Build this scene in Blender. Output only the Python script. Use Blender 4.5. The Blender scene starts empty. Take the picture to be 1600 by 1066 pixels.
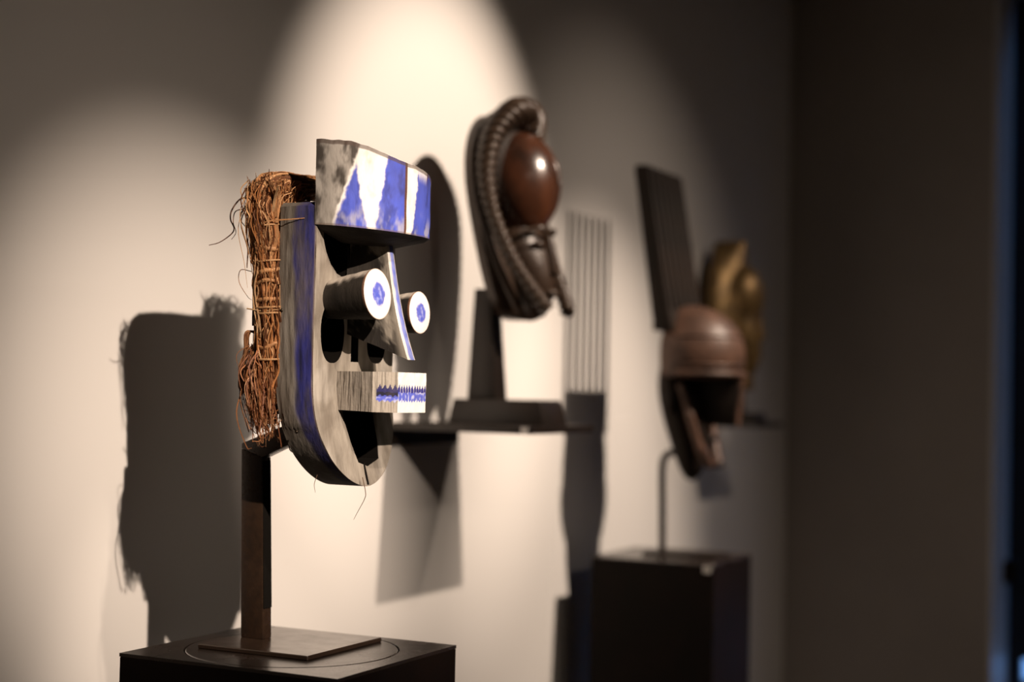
import bpy, bmesh, math, random
from mathutils import Vector, Matrix, noise
random.seed(7)
PI = math.pi
scene = bpy.context.scene
COL = scene.collection

# ------------------------------------------------------------------ camera
# world: long display wall is the plane y = 0, room on the -y side, x runs along the wall away from the camera
F_PX = 2444.0
ALPHA, ROLL, PITCH = math.radians(26.5), math.radians(1.2), math.atan(77 / F_PX)
CAM = Vector((0.0, -1.70, 1.50))
fh = Vector((math.cos(ALPHA), math.sin(ALPHA), 0)); r0 = Vector((math.sin(ALPHA), -math.cos(ALPHA), 0)); up = Vector((0, 0, 1))
fw = fh * math.cos(PITCH) + up * math.sin(PITCH); u0 = -fh * math.sin(PITCH) + up * math.cos(PITCH)
rt = r0 * math.cos(ROLL) + u0 * math.sin(ROLL); uv = -r0 * math.sin(ROLL) + u0 * math.cos(ROLL)
cd = bpy.data.cameras.new('camera')
cam = bpy.data.objects.new('camera', cd); COL.objects.link(cam)
m = Matrix((rt, uv, -fw)).transposed().to_4x4(); m.translation = CAM
cam.matrix_world = m
cd.sensor_width = 36; cd.lens = F_PX * 36 / 1600; cd.clip_start = 0.05
cd.dof.use_dof = True; cd.dof.focus_distance = 2.20; cd.dof.aperture_fstop = 1.8
scene.camera = cam

# ------------------------------------------------------------------ world (blue dusk outside), lamps, exposure
w = bpy.data.worlds.new('dusk_sky'); scene.world = w; w.use_nodes = True
bg = w.node_tree.nodes['Background']
bg.inputs[0].default_value = (0.09, 0.205, 0.47, 1); bg.inputs[1].default_value = 2.8

def spot(name, loc, aim, power, half_deg, blend, col=(1.0, 0.80, 0.645), radius=0.02):
    l = bpy.data.lights.new(name, 'SPOT'); l.energy = power; l.color = col
    l.spot_size = math.radians(2 * half_deg); l.spot_blend = blend; l.shadow_soft_size = radius
    o = bpy.data.objects.new(name, l); COL.objects.link(o)
    o.location = loc
    d = Vector(aim) - Vector(loc)
    o.rotation_euler = d.to_track_quat('-Z', 'Y').to_euler()
    return o
spot('spot_lamp_far_track', (0.35, -3.16, 3.15), (2.26, 0.0, 1.32), 840, 9.2, 1.0)
spot('spot_lamp_far_track_spill', (0.35, -3.16, 3.15), (2.22, 0.0, 1.40), 48, 15, 1.0)
spot('spot_lamp_painted_mask', (1.14, -1.90, 3.02), (1.97, -0.50, 1.38), 120, 8.6, 0.7)
spot('spot_lamp_braided_mask', (2.96, -1.84, 3.05), (3.00, 0.0, 1.79), 285, 18.6, 0.72)
spot('spot_lamp_comb_mask', (3.84, -1.75, 3.05), (3.92, 0.0, 0.98), 300, 21, 1.0)
spot('spot_lamp_comb_mask_spill', (3.84, -1.75, 3.05), (4.15, 0.0, 1.15), 40, 33, 1.0)
spot('spot_lamp_bronze_mask', (4.75, -1.75, 3.05), (4.80, -0.2, 1.75), 30, 9, 1.0)
wash = bpy.data.lights.new('ambient_fill', 'AREA'); wash.shape = 'RECTANGLE'; wash.size = 3.0; wash.size_y = 0.3; wash.energy = 16; wash.color = (1.0, 0.82, 0.66)  # unseen light added as ambient fill to lift the dark shadows
wo = bpy.data.objects.new('ambient_fill', wash); COL.objects.link(wo); wo.location = (2.2, -3.6, 3.12)

scene.view_settings.view_transform = 'Standard'; scene.view_settings.look = 'None'
scene.view_settings.exposure = 0.0; scene.view_settings.gamma = 1.0; scene.view_settings.use_curve_mapping = False

# ------------------------------------------------------------------ helpers
def lin(r, g, b):
    f = lambda c: (c / 255 / 12.92) if c / 255 <= 0.04045 else ((c / 255 + 0.055) / 1.055) ** 2.4
    return (f(r), f(g), f(b))
def lerp(a, b, t): return a + (b - a) * t
def mixc(a, b, t): return tuple(lerp(a[i], b[i], t) for i in range(3))
def sstep(a, b, x):
    t = max(0.0, min(1.0, (x - a) / (b - a))); return t * t * (3 - 2 * t)
def nz(x, y, z, s=1.0): return noise.noise(Vector((x * s, y * s, z * s)))
def fbm(x, y, z, s=1.0, o=4):
    t = 0; a = 1; n = 0
    for k in range(o): t += a * nz(x, y, z + k * 7.3, s); n += a; a *= .55; s *= 2.1
    return t / n * 1.6
def catmull(pts, n):
    pts = [Vector(p) for p in pts]; P = [2 * pts[0] - pts[1]] + pts + [2 * pts[-1] - pts[-2]]
    out = []
    for i in range(1, len(P) - 2):
        for k in range(n):
            t = k / n; a, b, c, d = P[i - 1], P[i], P[i + 1], P[i + 2]
            out.append(0.5 * ((2 * b) + (c - a) * t + (2 * a - 5 * b + 4 * c - d) * t * t + (3 * b - a - 3 * c + d) * t ** 3))
    out.append(pts[-1]); return out

class MB:
    """collects geometry in world coordinates, with one paint colour per vertex"""
    def __init__(s): s.v, s.f, s.c = [], [], []
    def add(s, verts, faces, col=(1, 1, 1)):
        n = len(s.v); s.v += [tuple(p) for p in verts]
        s.c += (list(col) if isinstance(col, list) else [col] * len(verts))
        s.f += [tuple(i + n for i in f) for f in faces]; return s
    def box(s, x0, x1, y0, y1, z0, z1, bev=0.0, seg=2, col=(1, 1, 1)):
        return s.hexa([(x0, y0, z0), (x1, y0, z0), (x1, y1, z0), (x0, y1, z0), (x0, y0, z1), (x1, y0, z1), (x1, y1, z1), (x0, y1, z1)], bev, seg, col)
    def hexa(s, p, bev=0.0, seg=2, col=(1, 1, 1)):
        bm = bmesh.new(); vs = [bm.verts.new(q) for q in p]
        for f in ((0, 3, 2, 1), (4, 5, 6, 7), (0, 1, 5, 4), (1, 2, 6, 5), (2, 3, 7, 6), (3, 0, 4, 7)): bm.faces.new([vs[i] for i in f])
        bmesh.ops.recalc_face_normals(bm, faces=bm.faces[:])
        if bev: bmesh.ops.bevel(bm, geom=bm.edges[:], offset=bev, segments=seg, affect='EDGES', profile=0.5)
        return s.bm(bm, col)
    def bm(s, bm, col=(1, 1, 1)):
        bm.verts.index_update()
        s.add([v.co.copy() for v in bm.verts], [[v.index for v in f.verts] for f in bm.faces], col); bm.free(); return s
    def tube(s, path, rad, n=8, col=(1, 1, 1), shape=None, closed=False):
        path = [Vector(p) for p in path]; N = len(path)
        rad = rad if isinstance(rad, (list, tuple)) else [rad] * N
        t0 = (path[1] - path[0]).normalized()
        a = Vector((0, 0, 1)) if abs(t0.z) < 0.9 else Vector((1, 0, 0))
        nrm = (a - t0 * a.dot(t0)).normalized()
        vs, fs, L = [], [], 0.0
        for i, p in enumerate(path):
            t = (path[min(i + 1, N - 1)] - path[max(i - 1, 0)])
            if closed: t = path[(i + 1) % N] - path[i - 1]
            t.normalize()
            nrm = (nrm - t * nrm.dot(t)).normalized(); b = t.cross(nrm)
            if i: L += (p - path[i - 1]).length
            for k in range(n):
                th = 2 * PI * k / n; r = rad[i] * (shape(th, L) if shape else 1)
                vs.append(p + nrm * (r * math.cos(th)) + b * (r * math.sin(th)))
        for i in range(N - 1 + (1 if closed else 0)):
            for k in range(n):
                i2 = (i + 1) % N
                fs.append((i * n + k, i * n + (k + 1) % n, i2 * n + (k + 1) % n, i2 * n + k))
        if not closed: fs += [tuple(range(n))[::-1], tuple((N - 1) * n + k for k in range(n))]
        return s.add(vs, fs, col)
    def grid(s, fn, nu, nv, cfn=None, wrap_u=False, cap=False):
        vs, cs = [], []
        for i in range(nu + (0 if wrap_u else 1)):
            for j in range(nv + 1):
                u, v = i / nu, j / nv
                vs.append(fn(u, v)); cs.append(cfn(u, v) if cfn else (1, 1, 1))
        W = nv + 1; M = nu if wrap_u else nu + 1; fs = []
        for i in range(nu):
            for j in range(nv):
                a, b = i * W + j, ((i + 1) % M) * W + j
                fs.append((a, b, b + 1, a + 1))
        if cap:
            fs.append(tuple(i * W for i in range(M))[::-1]); fs.append(tuple(i * W + nv for i in range(M)))
        return s.add(vs, fs, cs)
    def ellipsoid(s, c, r, nu=40, nv=24, fn=None, col=(1, 1, 1)):
        def p(u, v):
            a, b = 2 * PI * u, PI * (v - 0.5)
            q = Vector((math.cos(b) * math.cos(a), math.cos(b) * math.sin(a), math.sin(b)))
            q = Vector((c[0] + r[0] * q.x, c[1] + r[1] * q.y, c[2] + r[2] * q.z))
            return fn(q) if fn else q
        return s.grid(p, nu, nv, (lambda u, v: col), wrap_u=True)
    def obj(s, name, mat, parent=None, smooth=None, weld=True):
        off = Vector(parent_loc(parent)) if parent else Vector((0, 0, 0))
        me = bpy.data.meshes.new(name)
        me.from_pydata([Vector(p) - off for p in s.v], [], s.f)
        ca = me.color_attributes.new('paint', 'FLOAT_COLOR', 'POINT')
        for i, c in enumerate(s.c): ca.data[i].color = (c[0], c[1], c[2], 1)
        bm = bmesh.new(); bm.from_mesh(me)
        if weld: bmesh.ops.remove_doubles(bm, verts=bm.verts[:], dist=1e-6)
        bmesh.ops.recalc_face_normals(bm, faces=bm.faces[:])
        bm.to_mesh(me); bm.free()
        me.materials.append(mat)
        if smooth is not None:
            for p in me.polygons: p.use_smooth = True
            me.set_sharp_from_angle(angle=math.radians(smooth))
        o = bpy.data.objects.new(name, me); COL.objects.link(o)
        if parent: o.parent = parent
        return o
def parent_loc(o):
    p = Vector((0, 0, 0))
    while o: p += o.location; o = o.parent
    return p
def thing(name, label, cat, loc, group=None):
    o = bpy.data.objects.new(name, None); COL.objects.link(o); o.location = loc; o.empty_display_size = 0.05
    o['label'] = label; o['category'] = cat
    if group: o['group'] = group
    return o
def struct(o): o['kind'] = 'structure'; return o

# ------------------------------------------------------------------ materials
def mat(name, base, rough=0.6, metal=0.0, var=0.25, vscale=12.0, stretch=(1, 1, 1), dark=None, bump=0.2, bscale=60.0, bstretch=(1, 1, 1), paint=False, spec=0.5, coat=0.0, rvar=0.0):
    mt = bpy.data.materials.new(name); mt.use_nodes = True
    nt = mt.node_tree; N, L = nt.nodes, nt.links; b = N['Principled BSDF']
    tc = N.new('ShaderNodeTexCoord')
    def noi(sc, st, det=6):
        mp = N.new('ShaderNodeMapping'); mp.inputs['Scale'].default_value = st; L.new(tc.outputs['Object'], mp.inputs[0])
        n = N.new('ShaderNodeTexNoise'); n.inputs['Scale'].default_value = sc; n.inputs['Detail'].default_value = det; n.inputs['Roughness'].default_value = 0.62
        L.new(mp.outputs[0], n.inputs['Vector']); return n
    n1 = noi(vscale, stretch)
    mx = N.new('ShaderNodeMix'); mx.data_type = 'RGBA'
    rp = N.new('ShaderNodeMapRange'); rp.inputs[1].default_value = 0.40; rp.inputs[2].default_value = 0.68; rp.inputs[3].default_value = 0; rp.inputs[4].default_value = var
    L.new(n1.outputs['Fac'], rp.inputs[0]); L.new(rp.outputs[0], mx.inputs[0])
    d = dark if dark else tuple(c * 0.3 for c in base)
    if paint:
        at = N.new('ShaderNodeAttribute'); at.attribute_name = 'paint'
        L.new(at.outputs['Color'], mx.inputs[6])
    else: mx.inputs[6].default_value = (*base, 1)
    mx.inputs[7].default_value = (*d, 1)
    L.new(mx.outputs[2], b.inputs['Base Color'])
    b.inputs['Roughness'].default_value = rough; b.inputs['Metallic'].default_value = metal
    b.inputs['Specular IOR Level'].default_value = spec; b.inputs['Coat Weight'].default_value = coat; b.inputs['Coat Roughness'].default_value = 0.2
    if rvar:
        r2 = N.new('ShaderNodeMapRange'); r2.inputs[1].default_value = 0.3; r2.inputs[2].default_value = 0.7; r2.inputs[3].default_value = rough - rvar; r2.inputs[4].default_value = rough + rvar
        L.new(n1.outputs['Fac'], r2.inputs[0]); L.new(r2.outputs[0], b.inputs['Roughness'])
    if bump:
        n2 = noi(bscale, bstretch, 4); bp = N.new('ShaderNodeBump'); bp.inputs['Strength'].default_value = bump; bp.inputs['Distance'].default_value = 0.004
        L.new(n2.outputs['Fac'], bp.inputs['Height']); L.new(bp.outputs[0], b.inputs['Normal'])
    return mt
M = {}
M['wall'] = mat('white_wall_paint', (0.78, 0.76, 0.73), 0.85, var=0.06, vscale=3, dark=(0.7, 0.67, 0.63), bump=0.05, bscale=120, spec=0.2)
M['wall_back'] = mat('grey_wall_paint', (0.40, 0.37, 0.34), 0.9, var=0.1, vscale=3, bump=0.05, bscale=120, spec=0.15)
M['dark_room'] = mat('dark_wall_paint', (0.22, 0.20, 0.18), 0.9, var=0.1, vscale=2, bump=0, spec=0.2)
M['floor'] = mat('dark_oak_floor', (0.10, 0.065, 0.045), 0.45, var=0.5, vscale=4, stretch=(1, 12, 1), bump=0.05)
M['jamb'] = mat('white_window_paint', (0.75, 0.75, 0.74), 0.5, var=0.05, bump=0.03)
M['blind'] = mat('charcoal_blind', (0.02, 0.02, 0.022), 0.5, var=0.1, bump=0.02)
M['brass_dark'] = mat('dark_latch_metal', (0.03, 0.022, 0.015), 0.35, 0.8, bump=0.02)
M['plinth'] = mat('bronzed_steel', (0.014, 0.010, 0.008), 0.26, 0.0, var=0.7, vscale=9, dark=(0.028, 0.016, 0.010), bump=0.03, bscale=40, spec=0.9, rvar=0.05)
M['plinth_side'] = mat('matt_bronzed_steel', (0.007, 0.005, 0.004), 0.5, 0.0, var=0.7, vscale=9, dark=(0.013, 0.007, 0.005), bump=0.03, bscale=40, spec=0.10)
M['stand'] = mat('rust_brown_steel', (0.045, 0.026, 0.016), 0.30, 0.2, var=0.75, vscale=70, dark=(0.020, 0.012, 0.008), bump=0.08, bscale=220, spec=0.5, rvar=0.1)
M['plate'] = mat('polished_brown_steel', (0.045, 0.028, 0.019), 0.22, 0.25, var=0.6, vscale=30, dark=(0.022, 0.013, 0.009), bump=0.03, bscale=60, spec=1.0, rvar=0.05)
M['black_steel'] = mat('blackened_steel', (0.016, 0.012, 0.010), 0.4, 0.0, var=0.5, vscale=20, dark=(0.03, 0.018, 0.012), bump=0.04, spec=0.4)
M['paint'] = mat('weathered_paint_on_wood', (1, 1, 1), 0.72, var=0.38, vscale=26, stretch=(1, 1, 0.45), dark=(0.06, 0.05, 0.04), bump=0.35, bscale=90, bstretch=(1, 1, 0.25), paint=True, spec=0.25)
M['clean_paint'] = mat('chalky_paint', (1, 1, 1), 0.75, var=0.12, vscale=60, dark=(0.35, 0.30, 0.25), bump=0.2, bscale=160, paint=True, spec=0.2)
M['board'] = mat('grey_weathered_wood', (1, 1, 1), 0.75, var=0.75, vscale=22, stretch=(1.6, 1, 0.35), dark=(0.10, 0.085, 0.068), bump=0.4, bscale=110, bstretch=(1, 1, 0.2), paint=True, spec=0.2)
M['recess'] = mat('black_recess', (0.006, 0.005, 0.004), 0.9, var=0.3, bump=0.2, spec=0.1)  # even near-black for the openings, chin split and post inset
M['raffia'] = mat('dry_raffia', (1, 1, 1), 0.6, var=0.35, vscale=120, dark=(0.06, 0.025, 0.01), bump=0.2, bscale=400, paint=True, spec=0.35)
M['dark_wood'] = mat('dark_carved_wood', (0.045, 0.026, 0.016), 0.36, var=0.6, vscale=30, stretch=(1, 1, .4), dark=(0.015, 0.009, 0.006), bump=0.25, bscale=90, spec=0.5)
M['red_wood'] = mat('polished_red_brown_wood', (0.090, 0.032, 0.015), 0.27, var=1.0, vscale=11, stretch=(1, 1, .5), dark=(0.018, 0.009, 0.006), bump=0.05, bscale=60, spec=0.6, coat=0.3)
M['rope_wood'] = mat('carved_braid_wood', (0.050, 0.032, 0.021), 0.32, var=0.5, vscale=40, dark=(0.02, 0.012, 0.008), bump=0.1, spec=0.5)
M['brown_wood'] = mat('worn_brown_wood', (0.105, 0.056, 0.037), 0.45, var=0.95, vscale=15, dark=(0.028, 0.017, 0.013), bump=0.3, bscale=70, spec=0.4)
M['black_wood'] = mat('shaded_black_wood', (0.009, 0.006, 0.004), 0.6, var=0.5, vscale=24, stretch=(1, 1, .3), dark=(0.030, 0.016, 0.010), bump=0.2, spec=0.2)  # near-black; shade on the unlit comb and nose is put into the colour
M['bronze'] = mat('old_gilt_bronze', (0.30, 0.19, 0.075), 0.38, 0.55, var=0.7, vscale=25, dark=(0.05, 0.035, 0.02), bump=0.2, bscale=60, spec=0.5)
M['label'] = mat('white_label_card', (0.75, 0.73, 0.70), 0.7, var=0.05, bump=0)
mg = bpy.data.materials.new('window_glass'); mg.use_nodes = True
g = mg.node_tree.nodes['Principled BSDF']; g.inputs['Transmission Weight'].default_value = 1; g.inputs['Roughness'].default_value = 0.0; g.inputs['IOR'].default_value = 1.02
M['glass'] = mg

# ------------------------------------------------------------------ the room
XB, YR, XF, ZC = 5.74, -4.6, -1.8, 3.2        # back wall, far side wall, wall behind the camera, ceiling
struct(MB().box(XF - .2, XB + .45, YR - .2, .2, -.2, 0).obj('floor', M['floor']))
struct(MB().box(XF - .2, XB + .45, YR - .2, .2, ZC, ZC + .2).obj('ceiling', M['dark_room']))
struct(MB().box(XF, XB, 0, .2, 0, ZC).obj('wall_left', M['wall']))
struct(MB().box(XF, XB, YR - .2, YR, 0, ZC).obj('wall_right', M['dark_room']))
struct(MB().box(XF - .2, XF, YR - .2, .2, 0, ZC).obj('wall_front', M['dark_room']))
WY0, WY1, WZ0, WZ1, WD = -2.10, -0.745, 0.40, 3.02, 0.42   # window opening in the thick back wall
wb = MB()
wb.box(XB, XB + WD, WY1, .2, 0, ZC); wb.box(XB, XB + WD, YR - .2, WY0, 0, ZC)
wb.box(XB, XB + WD, WY0, WY1, 0, WZ0); wb.box(XB, XB + WD, WY0, WY1, WZ1, ZC)
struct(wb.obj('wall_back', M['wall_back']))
win = bpy.data.objects.new('window_1', None); COL.objects.link(win); win.location = (XB, (WY0 + WY1) / 2, WZ0); struct(win)
t = .012
MB().box(XB - .004, XB + WD, WY1 - t, WY1, WZ0, WZ1, .003).obj('reveal_lining', M['jamb'], win)
MB().box(XB - .004, XB + WD, WY0, WY0 + t, WZ0, WZ1, .003).obj('reveal_lining', M['jamb'], win)
MB().box(XB - .03, XB + WD, WY0 + t, WY1 - t, WZ0, WZ0 + .025, .004).obj('window_sill', M['jamb'], win)
fx = XB + WD - .07
fr = MB(); a, b = WY0 + t, WY1 - t
fr.box(fx, fx + .05, b - .05, b, WZ0 + .025, WZ1, .004); fr.box(fx, fx + .05, a, a + .05, WZ0 + .025, WZ1, .004)
fr.box(fx, fx + .05, a + .05, b - .05, WZ0 + .025, WZ0 + .06, .004); fr.box(fx, fx + .05, a + .05, b - .05, WZ1 - .05, WZ1, .004)
fr.box(fx, fx + .05, (a + b) / 2 - .03, (a + b) / 2 + .03, WZ0 + .06, WZ1 - .05, .004)
frame_o = fr.obj('window_frame', M['blind'], win)
for y0, y1 in ((a + .05, (a + b) / 2 - .03), ((a + b) / 2 + .03, b - .05)):
    MB().box(fx + .02, fx + .026, y0, y1, WZ0 + .06, WZ1 - .05).obj('pane', M['glass'], frame_o)
slat = None
z = WZ0 + .16
while z < WZ1 - .08:                                          # louvre boards of the dark blind, open below
    if slat is None:
        slat = MB().hexa([(fx - .085, a + .012, z), (fx - .083, a + .012, z - .006), (fx - .083, b - .012, z - .006), (fx - .085, b - .012, z),
                          (fx - .022, a + .012, z + .064), (fx - .020, a + .012, z + .058), (fx - .020, b - .012, z + .058), (fx - .022, b - .012, z + .064)], .001, 1).obj('slat', M['blind'], win)
        z0 = z
    else:
        s2 = slat.copy(); COL.objects.link(s2); s2.location = (0, 0, z - z0)
    z += .055
MB().box(fx - .13, fx - .09, b - .045, b, .83, .915, .006).obj('latch', M['brass_dark'], win)

# ------------------------------------------------------------------ plinths
def plinth(name, label, x0, x1, y0, y1, h, disc=True, tag=None):
    t = thing(name, label, 'plinth', ((x0 + x1) / 2, (y0 + y1) / 2, 0), None)
    T = .005
    MB().box(x0, x1, y0, y1, 0, h - T, .0015, 1).obj('body', M['plinth_side'], t, 30)
    if disc:
        cx, cy, R, n = (x0 + x1) / 2, (y0 + y1) / 2, .152, 96
        hx, hy = (x1 - x0) / 2, (y1 - y0) / 2; vs = []; fs = []
        angs = sorted([2 * PI * i / n for i in range(n)] + [math.atan2(sy * hy, sx * hx) % (2 * PI) for sx in (-1, 1) for sy in (-1, 1)])
        for an in angs:
            c, s = math.cos(an), math.sin(an); k = min(hx / abs(c) if abs(c) > 1e-9 else 9, hy / abs(s) if abs(s) > 1e-9 else 9)
            for z in (h, h - T):
                vs += [(cx + (R + .0022) * c, cy + (R + .0022) * s, z), (cx + k * c, cy + k * s, z)]
        q = len(angs)
        for i in range(q):
            A, B = i * 4, ((i + 1) % q) * 4
            fs += [(A, A + 1, B + 1, B), (A + 2, B + 2, B + 3, A + 3), (A, B, B + 2, A + 2), (A + 1, A + 3, B + 3, B + 1)]
        MB().add(vs, fs).obj('top_panel', M['plinth'], t)
        prof = [(0, h + .0003), (R - .0012, h + .0003), (R, h - .0008), (R, h - T), (0, h - T)]
        MB().grid(lambda u, v: (lambda pr: (cx + max(pr[0], 1e-5) * math.cos(2 * PI * u), cy + max(pr[0], 1e-5) * math.sin(2 * PI * u), pr[1]))(prof[round(v * 4)]), 96, 4, wrap_u=True).obj('turntable_disc', M['plinth'], t, 30)
    else:
        MB().box(x0, x1, y0, y1, h - T, h, .0015, 1).obj('top_panel', M['plinth'], t, 30)
    return t
plinth('display_plinth', 'dark bronzed plinth with a round turntable disc, under the blue and white painted mask', 1.7345, 2.058, -.592, -.230, 1.12)
far_pl = plinth('display_plinth', 'tall dark plinth under the comb topped mask, with a small white label', 3.70, 4.00, -.425, -.095, 1.08, disc=False)
MB().box(3.698, 3.6999, -.418, -.398, 1.058, 1.074, .0004, 1).obj('label_tag', M['label'], far_pl)

# ------------------------------------------------------------------ stand of the painted mask
st = thing('mask_stand', 'rust brown steel stand with square base plate and bent post, holding the painted mask', 'stand', (1.92, -.39, 1.1203))
MB().box(1.823, 2.020, -.486, -.297, 1.1203, 1.127, .0012, 1).obj('base_plate', M['plate'], st, 30)
def prism_x(poly, x0, x1, bev=.0012):
    bm = bmesh.new(); A = [bm.verts.new((x0, y, z)) for y, z in poly]; Bv = [bm.verts.new((x1, y, z)) for y, z in poly]; n = len(poly)
    bm.faces.new(A); bm.faces.new(Bv[::-1])
    for i in range(n): bm.faces.new((A[i], Bv[i], Bv[(i + 1) % n], A[(i + 1) % n]))
    bmesh.ops.recalc_face_normals(bm, faces=bm.faces[:])
    if bev: bmesh.ops.bevel(bm, geom=bm.edges[:], offset=bev, segments=2, affect='EDGES', profile=.5)
    return MB().bm(bm)
prism_x([(-.352, 1.127), (-.3125, 1.127), (-.3048, 1.405), (-.3430, 1.393)], 1.905, 1.927).obj('post', M['stand'], st, 30)
prism_x([(-.3430, 1.3935), (-.3048, 1.4055), (-.3050, 1.413), (-.4345, 1.462), (-.4345, 1.434)], 1.905, 1.927).obj('arm', M['stand'], st, 30)
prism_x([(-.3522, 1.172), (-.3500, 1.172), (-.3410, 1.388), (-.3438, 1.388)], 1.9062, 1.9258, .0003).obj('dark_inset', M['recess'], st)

# ------------------------------------------------------------------ the painted mask
MX, YB = 1.922, -.428                      # centre line, back plane
def Q(mx, o, z): return Vector((MX + mx, YB - o, z))
def bend(z): return .026 * max(0, (1.50 - z) / .14) ** 1.5
pm = thing('painted_mask', 'blue and white painted wooden mask with tubular eyes and square brow, in sharp focus', 'mask', (MX, YB - .03, 1.357))
WHITE, BLUE, GREY, BROWN, BLACK = (.90, .88, .84), (.065, .095, .50), (.30, .28, .245), (.10, .035, .018), (.012, .010, .008)
HW, ZT, ZBOT = .107, 1.757, 1.358
def outline(n):                                            # counter-clockwise from top left, seen from the front
    pts = []
    def halfw(z):
        if z > 1.50: return HW
        k = (1.50 - z) / (1.50 - ZBOT)
        return HW * max(0, 1 - k ** 2.6) ** (1 / 1.75)
    zs = [ZT - .006 - (ZT - .006 - 1.50) * i / 24 for i in range(25)] + [1.50 - (1.50 - ZBOT) * math.sin(PI / 2 * i / 34) for i in range(1, 35)]
    left = [(-halfw(z), z) for z in zs]
    right = [(halfw(z), z) for z in zs[:-1]][::-1]
    top = [(HW - .006, ZT), (.05, ZT - .002), (0, ZT + .001), (-.05, ZT - .001), (-HW + .006, ZT)]
    return left + right + top
def smooth_poly(ctrl, n=6):
    ctrl = [Vector((p[0], p[1], 0)) for p in ctrl]; N = len(ctrl); out = []
    for i in range(N):
        a, b, c, d = ctrl[i - 1], ctrl[i], ctrl[(i + 1) % N], ctrl[(i + 2) % N]
        for k in range(n):
            t = k / n; q = .5 * ((2 * b) + (c - a) * t + (2 * a - 5 * b + 4 * c - d) * t * t + (3 * b - a - 3 * c + d) * t ** 3); out.append((q.x, q.y))
    return out
OUT = outline(0)
def oval(cx, cz, rx, rz, p=2.3, n=44):
    o = []
    for i in range(n):
        a = 2 * PI * i / n; c, s = math.cos(a), math.sin(a)
        o.append((cx + rx * math.copysign(abs(c) ** (2 / p), c), cz + rz * math.copysign(abs(s) ** (2 / p), s)))
    return o
HOLES = [oval(-.0595, 1.577, .0295, .044), oval(.0595, 1.577, .0275, .042),
         [(-.011, 1.536), (.010, 1.536), (.009, 1.59), (-.010, 1.59)],
         [(-.036, 1.488), (.045, 1.488), (.048, 1.46), (.050, 1.425), (.046, 1.396), (.012, 1.386), (-.010, 1.392), (-.022, 1.42), (-.032, 1.455)],
         [(-.088, 1.724), (-.087, 1.705), (-.080, 1.688), (-.068, 1.672), (-.052, 1.660), (-.032, 1.655), (-.018, 1.655), (-.018, 1.724)],
         [(.088, 1.724), (.018, 1.724), (.018, 1.655), (.032, 1.655), (.052, 1.660), (.068, 1.672), (.080, 1.688), (.087, 1.705)]]
TH = .060
bmf = bmesh.new(); edges = []
for loop in [OUT] + HOLES:
    vs = [bmf.verts.new((p[0], p[1], 0)) for p in loop]
    for i in range(len(vs)): edges.append(bmf.edges.new((vs[i], vs[(i + 1) % len(vs)])))
bmesh.ops.triangle_fill(bmf, use_beauty=True, edges=edges)
# drop fill inside holes
def inside(p, poly):
    c = False; n = len(poly)
    for i in range(n):
        (x1, y1), (x2, y2) = poly[i], poly[i - 1]
        if (y1 > p[1]) != (y2 > p[1]) and p[0] < (x2 - x1) * (p[1] - y1) / (y2 - y1) + x1: c = not c
    return c
kill = [f for f in bmf.faces if any(inside(f.calc_center_median(), h) for h in HOLES)]
bmesh.ops.delete(bmf, geom=kill, context='FACES_ONLY')
for zc in [1.37 + .012 * i for i in range(32)]:
    bmesh.ops.bisect_plane(bmf, geom=bmf.verts[:] + bmf.edges[:] + bmf.faces[:], plane_co=(0, zc, 0), plane_no=(0, 1, 0))
for xc in [-.1 + .0125 * i for i in range(17)]:
    bmesh.ops.bisect_plane(bmf, geom=bmf.verts[:] + bmf.edges[:] + bmf.faces[:], plane_co=(xc, 0, 0), plane_no=(1, 0, 0))
bmf.verts.index_update()
bd = MB()
def face_col(x, z):
    c = mixc((.34, .31, .265), (.20, .175, .145), sstep(-.2, .5, fbm(x, 3, z * .6, 22)))
    c = mixc(c, (.50, .47, .42), .6 * sstep(.15, .5, nz(x + 5, 1, z * .5, 30)))
    return c
fv = [Q(v.co.x, TH + bend(v.co.y) + .0015 * nz(v.co.x, 0, v.co.y, 25), v.co.y) for v in bmf.verts]
ff = [[v.index for v in f.verts] for f in bmf.faces]
bd.add(fv, ff, [face_col(v.co.x, v.co.y) for v in bmf.verts])
bd.add([Q(v.co.x, bend(v.co.y), v.co.y) for v in bmf.verts], [f[::-1] for f in ff], (.12, .09, .06))
bmf.free()
# side strip of the board: grey behind, blue towards the face, dark edge line
dense = []
for i in range(len(OUT)):
    a, b = OUT[i], OUT[(i + 1) % len(OUT)]
    L = math.hypot(b[0] - a[0], b[1] - a[1]); k = max(1, int(L / .004))
    dense += [(lerp(a[0], b[0], j / k), lerp(a[1], b[1], j / k)) for j in range(k)]
NR = 20
def side_col(x, z, r):
    edge = .50 + .10 * nz(x, 7, z, 14) + .05 * nz(x, 9, z, 50) + .22 * sstep(1.46, 1.38, z) - .12 * sstep(1.56, 1.70, z) + .10 * sstep(1.70, 1.76, z)
    c = mixc((.185, .170, .148), (.120, .105, .088), sstep(-.1, .5, nz(x, r * .2, z, 18)))
    b = mixc((.020, .022, .13), (.012, .012, .045), sstep(-.1, .6, nz(x, r, z, 25)))
    c = mixc(c, b, sstep(edge - .06, edge + .06, r))
    if z < 1.40: c = mixc(c, (.07, .06, .05), .7 * sstep(1.395, 1.36, z))
    if r > .955: c = mixc((.16, .085, .05), (.3, .27, .22), .5 + .5 * nz(x, 2, z, 60))
    return c
sv, sc, sf = [], [], []
for (x, z) in dense:
    for j in range(NR + 1):
        r = j / NR
        bulge = .0012 * nz(x, r, z, 30) + .003 * math.sin(PI * r)
        nx = math.copysign(1, x) if z < ZT - .004 else 0
        sv.append(Q(x + nx * bulge * (1 if z > 1.44 else .3), r * TH + bend(z), z)); sc.append(side_col(x, z, r))
nd = len(dense); W = NR + 1
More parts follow.
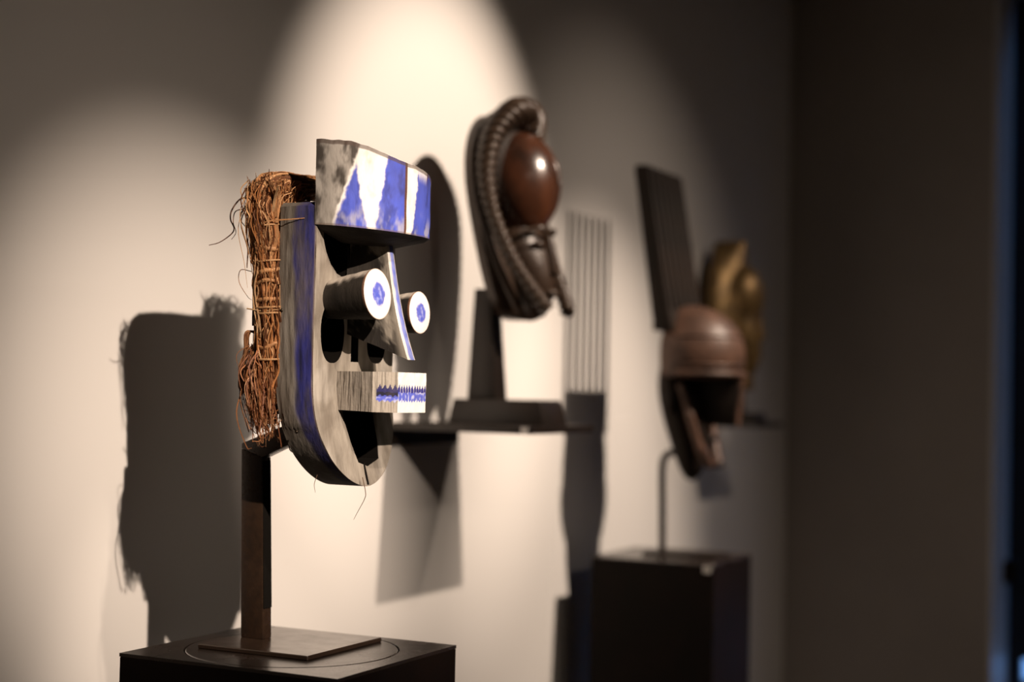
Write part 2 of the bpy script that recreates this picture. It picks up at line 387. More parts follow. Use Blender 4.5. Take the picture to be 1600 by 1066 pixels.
for i in range(nd):
    for j in range(NR):
        a, b = i * W + j, ((i + 1) % nd) * W + j
        sf.append((a, a + 1, b + 1, b))
bd.add(sv, sf, sc)
bd.obj('face_board', M['board'], pm, 40, weld=False)
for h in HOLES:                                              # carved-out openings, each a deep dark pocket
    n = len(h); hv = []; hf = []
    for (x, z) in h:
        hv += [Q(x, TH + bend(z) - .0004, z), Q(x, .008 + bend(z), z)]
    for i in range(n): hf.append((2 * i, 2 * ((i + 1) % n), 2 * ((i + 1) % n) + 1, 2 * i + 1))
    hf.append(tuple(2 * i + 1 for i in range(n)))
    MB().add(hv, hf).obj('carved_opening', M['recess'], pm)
# chin split and small nail heads
MB().hexa([Q(.001, TH + bend(1.36) + .001, 1.3605), Q(.005, TH + bend(1.36) + .001, 1.3605), Q(.005, TH + bend(1.36) - .01, 1.3605), Q(.001, TH + bend(1.36) - .01, 1.3605),
           Q(.002, TH + bend(1.392) + .0012, 1.392), Q(.004, TH + bend(1.392) + .0012, 1.392), Q(.004, TH + bend(1.392) - .01, 1.392), Q(.002, TH + bend(1.392) - .01, 1.392)]).obj('chin_split', M['recess'], pm)
for o_, z_ in ((.006, 1.605), (.028, 1.436)):
    MB().ellipsoid(Q(-HW - .001, o_ + bend(z_), z_), (.0022, .0028, .0028), 10, 6).obj('nail_head', M['brass_dark'], pm, 60)

# brow: bowed box with painted triangles
NB, HB = 220, 70
def brow_pt(u, v):
    th = PI * u
    x = -(HW + .001) * math.copysign(abs(math.cos(th)) ** .95, math.cos(th)); o = .058 + .102 * math.sin(th) ** .88
    uu = min(u, 1 - u)
    zb = 1.7245 - .008 * math.sin(th); zt = 1.8395 - .025 * math.sin(th) + .011 * math.exp(-((u - .17) / .17) ** 2) - .03 * sstep(.45, .9, u) + .0014 * nz(u * 6, 0, 0, 4)
    q = Q(x, o, lerp(zb, zt, v)); d = .0012 * nz(x, o, lerp(zb, zt, v), 40)
    return q + Vector((math.copysign(d, x), -d, 0))
def brow_col(u, v):
    uu = u if u <= .5 else 1 - u
    a = uu + .010 * fbm(u * 9, v * 3, 1, 3)
    c = mixc(WHITE, (.70, .66, .60), .7 * sstep(.05, .5, fbm(u * 5, v * 1.5, 4, 4)))
    g = mixc((.36, .34, .31), (.055, .048, .042), sstep(-.15, .45, fbm(u * 9, v * 1.2, 8, 2.2) + .30 * (v - .5) + .25 * sstep(.05, 0, uu)))
    b = mixc(BLUE, (.045, .060, .30), sstep(.0, .5, fbm(u * 7, v * 1.2, 2, 2)))
    b = mixc(b, (.40, .40, .48), .8 * sstep(.40, .02, v) * sstep(-.05, .40, fbm(u * 8, v * 1.2, 6, 2)))
    T = BROW_T
    c = mixc(c, g, sstep(.006, -.006, a - lerp(T['g0'], T['g1'], v)))
    if v < .76:
        k = v / .74; l, r = lerp(T['b1l'], T['b1a'], k), lerp(T['b1r'], T['b1a'], k)
        c = mixc(c, b, sstep(l - .010, l + .006, a) * sstep(r + .006, r - .006, a))
    l, r = lerp(T['b2l'], T['b2t'], v), T['line']
    c = mixc(c, b, sstep(l - .008, l + .006, a) * sstep(r + .003, r - .003, uu))
    ln = T['line'] + .002 * nz(u, v * 4, 0, 6)
    if ln - .006 < uu < ln + .006: c = mixc((.15, .05, .03), (.06, .03, .02), .5 + .5 * nz(u, v * 9, 0, 8))
    l = lerp(T['b3l'], .505, v)
    if .5 < u < .64: a = .5
    c = mixc(c, b, sstep(l - .006, l + .005, a))
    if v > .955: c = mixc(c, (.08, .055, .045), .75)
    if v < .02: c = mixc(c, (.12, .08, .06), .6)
    return c
BROW_T = dict(g0=.07, g1=.185, b1l=.080, b1r=.228, b1a=.170, b2l=.265, b2t=.318, line=.418, b3l=.462)
br = MB(); br.grid(brow_pt, NB, HB, brow_col)
n0 = len(br.v)
def ring(v): return [brow_pt(i / NB, v) for i in range(NB + 1)]
top, bot = ring(1), ring(0)
for rg, cc, dz in ((top, (.10, .08, .065), -.002), (bot, (.016, .013, .011), -.020)):  # shade under the brow is put into the near-black underside colour
    cen = Q(0, .07, rg[0].z); vs = list(rg)
    inn = [r_ + (cen - r_) * .08 + Vector((0, 0, dz * .3)) for r_ in rg]; inn2 = [r_ + (cen - r_) * .55 + Vector((0, 0, dz)) for r_ in rg]
    k = NB + 1; fs = []
    for i in range(NB): fs += [(i, i + 1, k + i + 1, k + i), (k + i, k + i + 1, 2 * k + i + 1, 2 * k + i)]
    fs.append(tuple(range(2 * k, 3 * k)))
    br.add(vs + inn + inn2, fs, cc)
bk = [top[0], bot[0], bot[-1], top[-1]]
br.add(bk, [(0, 1, 2, 3)], (.2, .17, .14))
br.obj('brow', M['paint'], pm, 35, weld=False)

# nose: thin wedge with a blue line down the ridge
def nose_sec(t):                        # t 0 top .. 1 bottom
    z = lerp(1.722, 1.540, t); of = .112 + .028 * t + .015 * t ** 3; ob = .056
    wf = lerp(.0085, .0105, t); wb = lerp(.017, .024, t) ; zb = lerp(1.722, 1.577, t)
    return z, zb, of, ob, wf, wb
ns = MB()
NN, NS = 50, 24
def side_pt(sgn):
    def f(u, v):                        # v: back to front
        z, zb, of, ob, wf, wb = nose_sec(u)
        o = lerp(ob, of, v); wd = lerp(wb, wf, v) - .004 * math.sin(PI * v)
        return Q(sgn * wd, o, lerp(zb, z, v) + .0008 * nz(u * 5, v * 5, 0))
    return f
def ncol(u, v):
    return mixc((.36, .33, .28), (.016, .014, .012), sstep(-.50, .05, fbm(u * 3 + 2, v * 2, 3, 1.6)) * sstep(1.02, .80, v))
ns.grid(side_pt(-1), NN, NS, ncol); ns.grid(side_pt(1), NN, NS, ncol)
def front_pt(u, v):
    z, zb, of, ob, wf, wb = nose_sec(u); return Q(lerp(-wf, wf, v), of + .0025 * math.sin(PI * v), z)
def fcol(u, v):
    e = abs(v - .5) + .1 * nz(u * 12, v * 4, 5)
    return mixc(mixc(BLUE, (.3, .36, .7), .5 + .5 * nz(u * 18, v * 3, 1)), (.70, .67, .62), sstep(.20, .34, e))
ns.grid(front_pt, NN, 14, fcol)
def bot_pt(u, v):
    z, zb, of, ob, wf, wb = nose_sec(1); return Q(lerp(-1, 1, u) * (lerp(wb, wf, v) - .004 * math.sin(PI * v)), lerp(ob, of, v), lerp(zb, z, v))
ns.grid(bot_pt, 8, 12, lambda u, v: (.06, .05, .04))
ns.obj('nose', M['paint'], pm, 40, weld=False)

# tubular eyes
def eye(mx, zc, rb, rfr, tip, ax):
    e = MB(); A = Vector(ax).normalized(); c0 = Q(mx, .050, zc - .006); c1 = c0 + A * tip
    s = A.cross(Vector((0, 0, 1))).normalized(); uq = s.cross(A); upz = 1 if uq.z > 0 else -1
    def body(u, v):
        r = lerp(rb, rfr, v ** .8) * (1 + .02 * nz(math.cos(2 * PI * u), math.sin(2 * PI * u), v * 3, 2)); p = lerp(0, 1, v)
        return c0 + A * (tip * p) + s * (r * math.cos(2 * PI * u)) + uq * (r * 1.08 * math.sin(2 * PI * u))
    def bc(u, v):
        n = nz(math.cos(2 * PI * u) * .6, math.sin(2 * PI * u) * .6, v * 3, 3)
        c = mixc((.42, .38, .33), (.012, .010, .008), sstep(-.12, .12, .22 * n + .70 - upz * math.sin(2 * PI * u)))  # lit band along the top is put into the colour, above black-painted sides
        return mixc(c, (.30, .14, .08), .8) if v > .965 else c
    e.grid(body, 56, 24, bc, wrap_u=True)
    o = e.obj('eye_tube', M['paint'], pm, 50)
    d = MB()
    def disc(u, v):
        r = rfr * v; q = c1 + A * (.0006 + .0025 * (1 - v * v)) + s * (r * math.cos(2 * PI * u)) + uq * (r * 1.08 * math.sin(2 * PI * u)); return q
    def dc(u, v):
        x, y = v * math.cos(2 * PI * u) / .48, v * math.sin(2 * PI * u) / .48
        k = math.hypot(x, y) + .18 * fbm(x, y, mx * 50, 1.6)
        c = mixc(mixc((.08, .11, .55), (.30, .34, .72), sstep(-.1, .6, fbm(x, y, 9, 2))), (.88, .86, .82), sstep(.80, 1.10, k))
        return mixc(c, (.30, .16, .10), .8 * sstep(.955, .99, v))
    d.grid(disc, 72, 40, dc, wrap_u=True)
    d.obj('eye_disc', M['clean_paint'], o, 60)
eye(-.060, 1.628, .024, .0330, .086, (-.06, -1, .09))
eye(.056, 1.612, .021, .0285, .086, (-.04, -1, .05))

# mouth block with painted teeth
mo = MB()
plan = [(-.044, .055), (-.050, .122), (-.026, .150), (.052, .150), (.062, .118), (.060, .055)]
seg = [math.hypot(plan[i + 1][0] - plan[i][0], plan[i + 1][1] - plan[i][1]) for i in range(5)]; tot = sum(seg); cum = [sum(seg[:i]) / tot for i in range(6)]
def along(u):
    for i in range(5):
        if u <= cum[i + 1] + 1e-9:
            k = (u - cum[i]) / (cum[i + 1] - cum[i]); return lerp(plan[i][0], plan[i + 1][0], k), lerp(plan[i][1], plan[i + 1][1], k)
us = []
for i in range(5):
    k = max(6, int(seg[i] / .0009)); us += [lerp(cum[i], cum[i + 1], j / k) for j in range(k)]
us.append(1.0)
ZM0, ZM1 = 1.467, 1.523
def mz(o, v): return lerp(ZM0 - .002 * sstep(.06, .15, o), ZM1 - .001, v)
def mpt(u, v): x, o = along(u); return Q(x, o + .0008 * nz(x, o, v * .05, 90), mz(o, v))
def mcol(u, v):
    x, o = along(u); wood = mixc((.33, .30, .26), (.06, .05, .04), sstep(-.1, .4, fbm(u * 120, v * .8, 3, 1)))
    if u < cum[1]: return mixc(wood, (.05, .045, .04), .5 * sstep(.1, .5, nz(u * 160, v * .6, 1)))
    front = u >= cum[2] and u < cum[3] + .01
    base = (.86, .84, .80) if front else mixc((.42, .39, .34), wood, .6)
    s = (u - cum[1]) * tot
    tooth = abs(((s / .0072) % 1) - .5) * 2
    if s < .006: return base
    k = v - (.50 + .02 * nz(u * 30, 0, 0))
    if 0 <= k < .07 + .13 * (1 - tooth): return (.02, .02, .10) if not front else mixc((.03, .03, .22), base, sstep(.15, .05, 1 - tooth) * .8)
    if not front and -.12 < k < 0: return (.012, .012, .03) if k > -.06 - .05 * tooth else (.07, .09, .45)
    if -.19 - .06 * (1 - tooth) < k <= 0: return mixc((.09, .12, .58), (.45, .48, .75), sstep(-.1, .5, nz(u * 60, v * 9, 4)))
    return base
nu = len(us) - 1
mo.grid(lambda u, v: mpt(us[round(u * nu)], v), nu, 48, lambda u, v: mcol(us[round(u * nu)], v))
tp = [mpt(uu, 1) for uu in us]; bt = [mpt(uu, 0) for uu in us]
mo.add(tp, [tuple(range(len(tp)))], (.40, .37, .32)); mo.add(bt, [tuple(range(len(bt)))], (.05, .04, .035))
mo.obj('mouth_block', M['clean_paint'], pm, 25, weld=False)

# raffia: binding rope round the back rim, knots, frayed ends and loose fibres
def rcol():
    k = random.random()
    return mixc((.40, .165, .055), (.70, .45, .24), k * k) if random.random() < .72 else (.12, .045, .018)
def fibre(mb, pts, r, col=None, n=3, k=5):
    p = catmull(pts, k); N = len(p)
    mb.tube(p, [r * (1 - .55 * (i / (N - 1)) ** 2) for i in range(N)], n, col or rcol())
J = lambda s: random.uniform(-s, s)
rope = MB()
spine = [Vector(p) for p in ((1.826, -.408, 1.446), (1.822, -.410, 1.52), (1.818, -.410, 1.60), (1.816, -.406, 1.68), (1.815, -.399, 1.745), (1.826, -.393, 1.780), (1.865, -.398, 1.790), (1.92, -.402, 1.792), (1.98, -.402, 1.792), (2.02, -.398, 1.78), (2.028, -.398, 1.72), (2.028, -.398, 1.60), (2.024, -.398, 1.46))]
SP = catmull(spine, 10); NSP = len(SP)
def frame(i):
    t = (SP[min(i + 1, NSP - 1)] - SP[max(i - 1, 0)]).normalized(); a = Vector((0, 1, 0)); a = (a - t * a.dot(t)).normalized(); return t, a, t.cross(a)
for k in range(620):
    i0 = random.randint(0, NSP - 30); ln = random.randint(16, 46); i1 = min(NSP - 1, i0 + ln)
    ang = random.uniform(0, 2 * PI); tw = J(.05); rr = random.uniform(.0145, .0225); pts = []
    for i in range(i0, i1 + 1, 4):
        t_, a_, b_ = frame(i); q = ang + tw * (i - i0)
        s_ = 1.0 if i > 30 else .80
        pts.append(SP[i] + (a_ * math.cos(q) * 1.0 + b_ * math.sin(q) * .75) * rr * s_ + Vector((J(.0025), J(.0025), J(.0025))))
    if len(pts) > 2: fibre(rope, pts, random.uniform(.0004, .0016) if random.random() < .7 else random.uniform(.0020, .0036))
for i in (12, 20, 21, 29, 36):                # bindings
    t_, a_, b_ = frame(i); R_ = .0225
    pts = [SP[i] + (a_ * math.cos(2 * PI * q / 12) + b_ * .8 * math.sin(2 * PI * q / 12)) * R_ + t_ * (.004 * q / 12) for q in range(14)]
    fibre(rope, pts, .0015, (.40, .23, .11), 5, 3)
for i, R_, rr in ((27, .0185, .0036), (25, .0185, .0030), (22, .0185, .0034), (31, .0185, .0040), (14, .0180, .0030), (47, .0175, .004), (54, .0175, .004)):   # thick pale wraps and knots
    t_, a_, b_ = frame(i)
    pts = [SP[i] + (a_ * math.cos(2 * PI * q / 10) + b_ * .85 * math.sin(2 * PI * q / 10)) * R_ + t_ * (.012 * q / 10 + J(.003)) for q in range(13)]
    fibre(rope, pts, rr, mixc((.46, .26, .12), (.28, .13, .05), random.random()), 6, 3)
for k in range(150):
    i0 = random.randint(4, 40); i1 = min(NSP - 1, i0 + random.randint(10, 26)); ang = random.uniform(0, 2 * PI); pts = []
    for i in range(i0, i1 + 1, 3):
        t_, a_, b_ = frame(i); q = ang + J(.35)
        pts.append(SP[i] + (a_ * math.cos(q) + b_ * .8 * math.sin(q)) * (.0215 + J(.003)))
    if len(pts) > 2: fibre(rope, pts, random.uniform(.0005, .0016))
# inner core so that the rope is dense
rope.tube(SP, [.0135] * NSP, 8, (.10, .04, .015))
o = rope.obj('raffia_rope', M['raffia'], pm, 60, weld=False); o['kind'] = 'stuff'
tuft = MB()
for k in range(520):                                      # top tuft, short upright ends
    x = random.uniform(1.808, 1.90); y = random.uniform(-.425, -.378); z = 1.765 + J(.012)
    h = random.uniform(.006, .024) * (1.2 if x < 1.85 else .7); dx, dy = J(.024), J(.018)
    fibre(tuft, [(x, y, z - .03), (x + dx * .3, y + dy * .3, z), (x + dx, y + dy, z + h)], random.uniform(.0004, .0013) if k % 4 else .003, k=4)
for k in range(110):                                       # ends falling over the outer edge of the bundle
    y = random.uniform(-.415, -.380); x = 1.806 + J(.012); z = random.uniform(1.75, 1.790); ln = random.uniform(.04, .13)
    fibre(tuft, [(x, y, z), (x - .006, y + .003 + J(.006), z - ln * .3), (x - .004, y - .002 + J(.006), z - ln * .7), (x + J(.01), y - .006 + J(.007), z - ln)], random.uniform(.0004, .0012))
o = tuft.obj('raffia_tuft', M['raffia'], pm, 60, weld=False); o['kind'] = 'stuff'
tail = MB()
for k in range(620):                                      # frayed tail low on the back
    u = random.random()
    s = Vector((1.818 + J(.012), -.396 + J(.012), random.uniform(1.515, 1.56)))
    yo = random.uniform(-.014, .034) ; dn = random.uniform(.03, .105); e = s + Vector((J(.014), -.004 - .012 * u + yo * .55 - .16 * max(0, dn - .05), -dn))
    mid = (s + e) / 2 + Vector((J(.012), yo * .45, J(.012)))
    if random.random() < .45: pts = [s, mid, e, e + Vector((J(.008), J(.012), random.uniform(-.006, .018)))]
    else: pts = [s, mid, e]
    fibre(tail, pts, random.uniform(.0004, .0012), mixc(rcol(), (.20, .07, .03), .55))
for k in range(16):                                       # the looped cord at the side of the tail
    fibre(tail, [(1.818 + J(.004), -.395 + J(.004), 1.572), (1.812 + J(.004), -.380 + J(.003), 1.574), (1.810 + J(.004), -.377 + J(.003), 1.545), (1.810 + J(.004), -.372 + J(.004), 1.520), (1.812 + J(.005), -.374 + J(.006), 1.498 + J(.006)), (1.816, -.388 + J(.008), 1.49 + J(.01))], .0017, mixc(rcol(), (.10, .035, .015), .6))
o = tail.obj('raffia_tail', M['raffia'], pm, 60, weld=False); o['kind'] = 'stuff'
back = MB()
for k in range(230):                                      # upright loops behind the far top corner
    x = random.uniform(1.975, 2.045); y = random.uniform(-.425, -.40); h = random.uniform(.02, .068)
    fibre(back, [(x, y, 1.78), (x + J(.012), y + J(.008), 1.78 + h * .6), (x + J(.022), y + J(.012), 1.78 + h)], random.uniform(.001, .0025), k=4)
for k in range(14):
    x = random.uniform(1.96, 2.02); fibre(back, [(x, -.41, 1.79), (x - .008 + J(.01), -.412, 1.83 + J(.008)), (x + .022, -.412, 1.845 + J(.008)), (x + .05 + J(.01), -.41, 1.82), (x + .05, -.41, 1.79)], .0014)
o = back.obj('raffia_tuft', M['raffia'], pm, 60, weld=False); o['kind'] = 'stuff'
for pts, r, c in (
    ([(1.812, -.376, 1.765), (1.808, -.362, 1.763), (1.806, -.350, 1.748), (1.806, -.348, 1.735), (1.808, -.353, 1.722), (1.806, -.349, 1.713), (1.803, -.332, 1.702), (1.800, -.316, 1.698)], .0012, (.16, .09, .06)),
    ([(1.812, -.372, 1.75), (1.808, -.355, 1.746), (1.806, -.353, 1.73), (1.806, -.358, 1.716), (1.807, -.350, 1.706)], .0008, (.2, .11, .07)),
    ([(1.812, -.378, 1.76), (1.810, -.366, 1.748), (1.810, -.362, 1.735), (1.812, -.374, 1.72)], .0010, (.14, .06, .03)),
    ([(1.810, -.385, 1.66), (1.806, -.368, 1.662), (1.806, -.366, 1.645), (1.810, -.378, 1.625), (1.812, -.384, 1.62)], .0006, (.3, .16, .08)),
    ([(1.800, -.385, 1.607), (1.802, -.41, 1.604), (1.808, -.433, 1.606)], .0011, (.45, .30, .16)),
    ([(1.800, -.398, 1.724), (1.803, -.42, 1.730), (1.808, -.452, 1.732), (1.812, -.470, 1.7335)], .0011, (.55, .28, .12)),
    ([(1.90, -.520, 1.372), (1.896, -.528, 1.352), (1.894, -.528, 1.342), (1.893, -.517, 1.322), (1.892, -.512, 1.312)], .0006, (.12, .08, .05)),
    ([(1.860, -.470, 1.375), (1.856, -.468, 1.362), (1.856, -.470, 1.35)], .0005, (.12, .08, .05))):
    mb = MB(); fibre(mb, pts, r, c, 5, 8); mb.obj('loose_fibre', M['raffia'], pm, 60)
curl = MB()                                               # curled shaving hanging under the arm
cp = [Vector((1.905, -.386 + .012 * math.cos(a) * (1 + .12 * a / 6) , 1.408 + .0085 * math.sin(a))) + Vector((.002 * a, -.0015 * a, .0006 * a)) for a in [x * .25 for x in range(0, 34)]]
curl.tube(cp, .0011, 5, (.05, .035, .025)); curl.obj('curled_fibre', M['raffia'], pm, 60)

# ------------------------------------------------------------------ wall shelf with the braided mask
def shelf(label, x0, x1, d, zt, tagged):
    t = thing('wall_shelf', label, 'shelf', ((x0 + x1) / 2, 0, zt - .016))
    MB().box(x0, x1, -d, -.0005, zt - .016, zt, .0012, 1).obj('shelf_board', M['black_steel'], t, 30)
    MB().box(x0 + .004, x1 - .004, -.006, -.0004, zt - .05, zt - .0165, .001, 1).obj('wall_bracket', M['black_steel'], t, 30)
    if tagged: MB().box(x0 - .0015, x0 - .0001, -.329, -.313, zt - .0145, zt - .0015, .0003, 1).obj('label_tag', M['label'], t)
    return t
shelf('dark steel wall shelf carrying the glossy braided mask, with a tiny white label', 2.83, 3.142, .336, 1.428, True)
XM = 2.985
ms = thing('mask_stand', 'black stand with a wide block foot and tapered post on the wall shelf', 'stand', (XM, -.2, 1.4282))
MB().hexa([(2.925, -.318, 1.4282), (3.045, -.318, 1.4282), (3.045, -.092, 1.4282), (2.925, -.092, 1.4282),
           (2.932, -.305, 1.480), (3.038, -.305, 1.480), (3.038, -.102, 1.480), (2.932, -.102, 1.480)], .0015, 2).obj('foot', M['black_steel'], ms, 30)
MB().hexa([(2.955, -.190, 1.480), (3.01, -.190, 1.480), (3.01, -.122, 1.480), (2.955, -.122, 1.480),
           (2.960, -.170, 1.716), (3.005, -.170, 1.716), (3.005, -.132, 1.716), (2.960, -.132, 1.716)], .0015, 2).obj('post', M['black_steel'], ms, 30)
MB().tube([(2.985, -.165, 1.705), (2.985, -.19, 1.708), (2.985, -.215, 1.715)], .006, 10).obj('mounting_pin', M['brass_dark'], ms, 40)

bmk = thing('braided_mask', 'glossy dark brown mask with domed forehead framed by a carved braid, on the wall shelf', 'mask', (XM, -.2, 1.648))
def B(mx, o, z): return Vector((XM + mx, -o, z))
def plate_o(z): return lerp(.205, .138, sstep(1.64, 2.08, z))
def plate_hw(z):
    k = (z - 1.648) / (2.092 - 1.648); return .128 * max(0, 1 - abs(2 * min(1, max(0, k)) ** .85 - 1) ** 2.5) ** .5
pl = MB()
def platept(off, fl):
    def f(u, v):
        z = lerp(1.648, 2.092, .5 - .5 * math.cos(PI * v)); hw = plate_hw(z) * fl; x = lerp(-1, 1, u)
        return B(x * hw, plate_o(z) + off + .030 * (1 - x * x), z)
    return f
f1, f0 = platept(.018, 1), platept(0, 1)
pl.grid(f1, 24, 40); pl.grid(f0, 24, 40)
pl.grid(lambda u, v: f0(0, v) + (f1(0, v) - f0(0, v)) * u, 2, 40); pl.grid(lambda u, v: f0(1, v) + (f1(1, v) - f0(1, v)) * u, 2, 40)
pl.obj('back_plate', M['dark_wood'], bmk, 50)
half = [(0, .232, 2.093), (-.045, .226, 2.086), (-.085, .212, 2.052), (-.110, .203, 2.005), (-.120, .203, 1.94), (-.118, .222, 1.86), (-.100, .258, 1.77), (-.070, .298, 1.700), (-.050, .318, 1.668)]
for sgn in (1, -1):
    p = catmull([B(x * sgn, o, z) for x, o, z in half], 30)
    mb = MB(); mb.tube(p, [lerp(.030, .0145, min(1, 1.6 * i / (len(p) - 1))) for i in range(len(p))], 32, shape=lambda th, L: 1 + .17 * math.cos(3 * th - sgn * 2 * PI * L / .0190))
    mb.obj('carved_braid', M['rope_wood'], bmk, 80)
    q = catmull([B(x * sgn * 1.03, lerp(o, plate_o(z), .55), z - .004) for x, o, z in half[1:]], 12)
    mb = MB(); mb.tube(q, .0095, 10); mb.obj('rim_ridge', M['dark_wood'], bmk, 80)
MB().ellipsoid(B(0, .188, 1.945), (.102, .062, .140), 44, 30).obj('hair_cap', M['black_wood'], bmk, 80)
dm = MB(); dm.ellipsoid(B(0, .212, 1.936), (.088, .100, .118), 56, 36, fn=lambda q: q + Vector((0, 0, 0)))
dm.obj('forehead_dome', M['red_wood'], bmk, 80)
MB().tube(catmull([B(0, .235, 2.046), B(0, .268, 2.032), B(0, .302, 1.985), B(0, .3165, 1.935)], 10), .004, 8).obj('forehead_ridge', M['red_wood'], bmk, 80)
fc = MB()
def facefn(q):
    k = sstep(1.86, 1.64, q.z); return Vector((XM + (q.x - XM) * (1 - .45 * k), q.y - .035 * k, q.z))
fc.ellipsoid(B(0, .218, 1.765), (.074, .070, .118), 44, 30, fn=facefn); fc.obj('face', M['dark_wood'], bmk, 80)
mb = MB(); mb.hexa([B(-.008, .27, 1.835), B(.008, .27, 1.835), B(.007, .300, 1.828), B(-.007, .300, 1.828), B(-.017, .275, 1.742), B(.017, .275, 1.742), B(.011, .318, 1.746), B(-.011, .318, 1.746)], .004, 3); mb.obj('nose', M['dark_wood'], bmk, 50)
for sgn in (1, -1):
    MB().tube(catmull([B(.010 * sgn, .298, 1.832), B(.032 * sgn, .290, 1.842), B(.058 * sgn, .262, 1.832)], 8), .0055, 8).obj('eyebrow', M['rope_wood'], bmk, 80)
    MB().tube(catmull([B(.014 * sgn, .290, 1.802), B(.034 * sgn, .286, 1.808), B(.054 * sgn, .262, 1.800)], 8), [.003, .0045, .006, .0065, .007, .0072, .0075, .0078, .008, .0078, .007, .006, .005, .004, .003, .003, .003], 8).obj('eyelid', M['dark_wood'], bmk, 80)
MB().ellipsoid(B(0, .306, 1.706), (.020, .013, .010), 24, 12).obj('mouth', M['rope_wood'], bmk, 80)

# ------------------------------------------------------------------ comb-topped mask on the far plinth
XC = 3.86
def C(mx, o, z): return Vector((XC + mx, -o, z))
cs = thing('mask_stand', 'bent black rod stand on the far plinth, holding the comb topped mask', 'stand', (XC, -.29, 1.0803))
MB().box(3.80, 3.92, -.395, -.195, 1.0803, 1.090, .002, 2).obj('base_plate', M['black_steel'], cs, 30)
rp_ = catmull([C(0, .228, 1.089), C(0, .226, 1.20), C(0, .224, 1.30), C(0, .230, 1.332), C(0, .242, 1.343), C(0, .258, 1.348)], 10)
MB().tube(rp_, .0095, 12).obj('rod', M['black_steel'], cs, 60)
cm = thing('comb_mask', 'tall brown wooden mask with domed brow and a comb of upright prongs on top', 'mask', (XC, -.30, 1.29))
pr = None
for i in range(7):
    x = -.116 + .0387 * i
    if pr is None:
        def prong(u, v):
            z = lerp(1.690, 2.088, v); o = lerp(.262, .198, v); a = 2 * PI * u
            wx, wo = .0098 + .001 * (1 - v), lerp(.026, .021, v)
            e = 1 if v < .98 else .8
            return C(x + wx * e * math.copysign(abs(math.cos(a)) ** .6, math.cos(a)), o + wo * e * math.copysign(abs(math.sin(a)) ** .6, math.sin(a)), z)
        mb = MB(); mb.grid(prong, 20, 40, wrap_u=True, cap=True); pr = mb.obj('prong', M['black_wood'], cm, 50); x0 = x
    else:
        q = pr.copy(); COL.objects.link(q); q.location = (x - x0, 0, 0)
MB().hexa([C(-.125, .236, 1.66), C(.125, .236, 1.66), C(.125, .292, 1.66), C(-.125, .292, 1.66), C(-.123, .237, 1.715), C(.123, .237, 1.715), C(.123, .284, 1.715), C(-.123, .284, 1.715)], .006, 2).obj('comb_base', M['black_wood'], cm, 40)
dome = MB()
def domept(q):
    if q.z < 1.545: q.z = 1.545 + (q.z - 1.545) * .12
    if -q.y < .255: q.y = -.255 - (q.y + .255) * .05
    return q
dome.ellipsoid(C(0, .300, 1.602), (.120, .140, .128), 56, 40, fn=domept); dome.obj('domed_forehead', M['brown_wood'], cm, 50)
for zz, k in ((1.575, .965), (1.648, .925)):
    p = [C(.120 * k * math.cos(a), .300 + .142 * k * math.sin(a), zz) for a in [PI * i / 30 for i in range(31)]]
    MB().tube(p, .0038, 8).obj('incised_band', M['brown_wood'], cm, 80)
MB().ellipsoid(C(-.050, .412, 1.632), (.011, .010, .011), 16, 10).obj('boss', M['brown_wood'], cm, 80)
p = [C(.119 * math.cos(a), .300 + .139 * math.sin(a), 1.552) for a in [PI * i / 30 for i in range(31)]]
MB().tube(p, .0085, 10).obj('brow_ridge', M['brown_wood'], cm, 80)
fcm = MB()
def ff2(q):
    k = sstep(1.58, 1.30, q.z); return Vector((XC + (q.x - XC) * (1 - .35 * k), q.y - .040 * k, q.z))
fcm.ellipsoid(C(0, .265, 1.455), (.112, .052, .180), 44, 30, fn=ff2); fcm.obj('face', M['black_wood'], cm, 70)
MB().hexa([C(-.012, .30, 1.54), C(.012, .30, 1.54), C(.008, .436, 1.545), C(-.008, .436, 1.545), C(-.016, .31, 1.420), C(.016, .31, 1.420), C(.010, .424, 1.418), C(-.010, .424, 1.418)], .004, 2).obj('nose', M['black_wood'], cm, 40)
MB().tube([C(0, .437, 1.545), C(0, .432, 1.48), C(0, .424, 1.418)], .009, 10).obj('nose_ridge', M['brown_wood'], cm, 60)
for sgn in (1, -1):
    MB().tube(catmull([C(.085 * sgn, .300, 1.525), C(.082 * sgn, .325, 1.45), C(.060 * sgn, .345, 1.37), C(.030 * sgn, .368, 1.315)], 10), [.010] * 10 + [.012] * 10 + [.014] * 10 + [.012], 10).obj('cheek_ridge', M['brown_wood'], cm, 70)
    MB().ellipsoid(C(.104 * sgn, .282, 1.475), (.012, .012, .030), 16, 12).obj('ear', M['black_wood'], cm, 70)
MB().ellipsoid(C(0, .352, 1.385), (.030, .020, .012), 24, 12).obj('mouth', M['black_wood'], cm, 70)

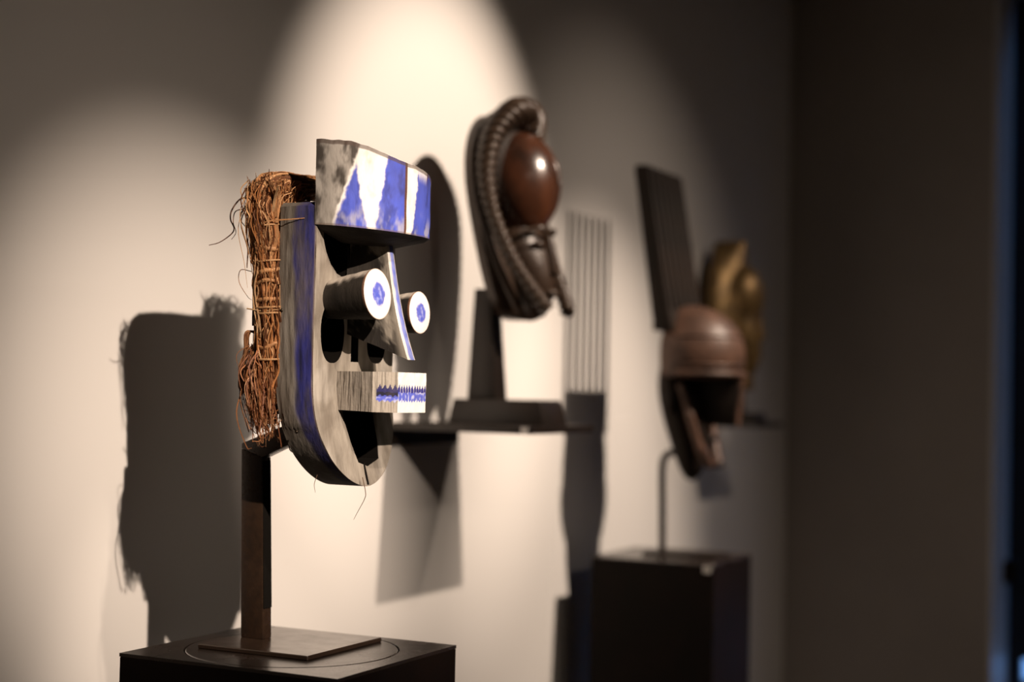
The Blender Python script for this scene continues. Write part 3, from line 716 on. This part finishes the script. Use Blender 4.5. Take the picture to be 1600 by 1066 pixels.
# ------------------------------------------------------------------ bronze-coloured mask beyond, on its own shelf
XG = 4.80
def G(mx, o, z): return Vector((XG + mx, -o + .022, z))
shelf('small dark wall shelf under the gilt mask near the corner', 4.66, 4.94, .225, 1.415, False)
gs = thing('mask_stand', 'small dark block stand under the gilt mask near the corner', 'stand', (XG, -.13, 1.4152))
MB().hexa([(4.745, -.20, 1.4152), (4.855, -.20, 1.4152), (4.855, -.06, 1.4152), (4.745, -.06, 1.4152), (4.752, -.19, 1.445), (4.848, -.19, 1.445), (4.848, -.07, 1.445), (4.752, -.07, 1.445)], .0015, 2).obj('foot', M['black_steel'], gs, 30)
MB().hexa([(4.775, -.135, 1.445), (4.825, -.135, 1.445), (4.825, -.085, 1.445), (4.775, -.085, 1.445), (4.782, -.128, 1.575), (4.818, -.128, 1.575), (4.818, -.092, 1.575), (4.782, -.092, 1.575)], .0015, 2).obj('post', M['black_steel'], gs, 30)
gm = thing('gilt_mask', 'gold brown oval mask with a shiny domed forehead, farthest along the wall', 'mask', (XG, -.14, 1.50))
gp = MB()
def gplate(off):
    def f(u, v):
        z = lerp(1.515, 1.995, .5 - .5 * math.cos(PI * v)); k = (z - 1.515) / .48; hw = .115 * max(0, math.sin(PI * k ** .85)) ** .55; x = lerp(-1, 1, u)
        return G(x * hw, lerp(.095, .060, k) + off + .075 * (1 - x * x), z)
    return f
g1, g0 = gplate(.02), gplate(0)
gp.grid(g1, 22, 36); gp.grid(g0, 22, 36)
gp.grid(lambda u, v: g0(0, v) + (g1(0, v) - g0(0, v)) * u, 2, 36); gp.grid(lambda u, v: g0(1, v) + (g1(1, v) - g0(1, v)) * u, 2, 36)
gp.obj('back_plate', M['bronze'], gm, 50)
MB().ellipsoid(G(0, .150, 1.815), (.075, .070, .100), 44, 28).obj('forehead_dome', M['bronze'], gm, 80)
def gf(q):
    k = sstep(1.78, 1.54, q.z); return Vector((XG + (q.x - XG) * (1 - .35 * k), q.y - .01 * k, q.z))
MB().ellipsoid(G(0, .150, 1.68), (.066, .058, .135), 40, 26, fn=gf).obj('face', M['bronze'], gm, 80)
MB().hexa([G(-.008, .19, 1.745), G(.008, .19, 1.745), G(.006, .214, 1.74), G(-.006, .214, 1.74), G(-.013, .19, 1.672), G(.013, .19, 1.672), G(.009, .226, 1.676), G(-.009, .226, 1.676)], .003, 2).obj('nose', M['bronze'], gm, 50)
for sgn in (1, -1):
    MB().tube(catmull([G(.010 * sgn, .208, 1.745), G(.032 * sgn, .204, 1.753), G(.056 * sgn, .178, 1.742)], 8), .005, 8).obj('eyebrow', M['bronze'], gm, 80)
MB().ellipsoid(G(0, .205, 1.628), (.020, .012, .010), 24, 12).obj('mouth', M['bronze'], gm, 80)
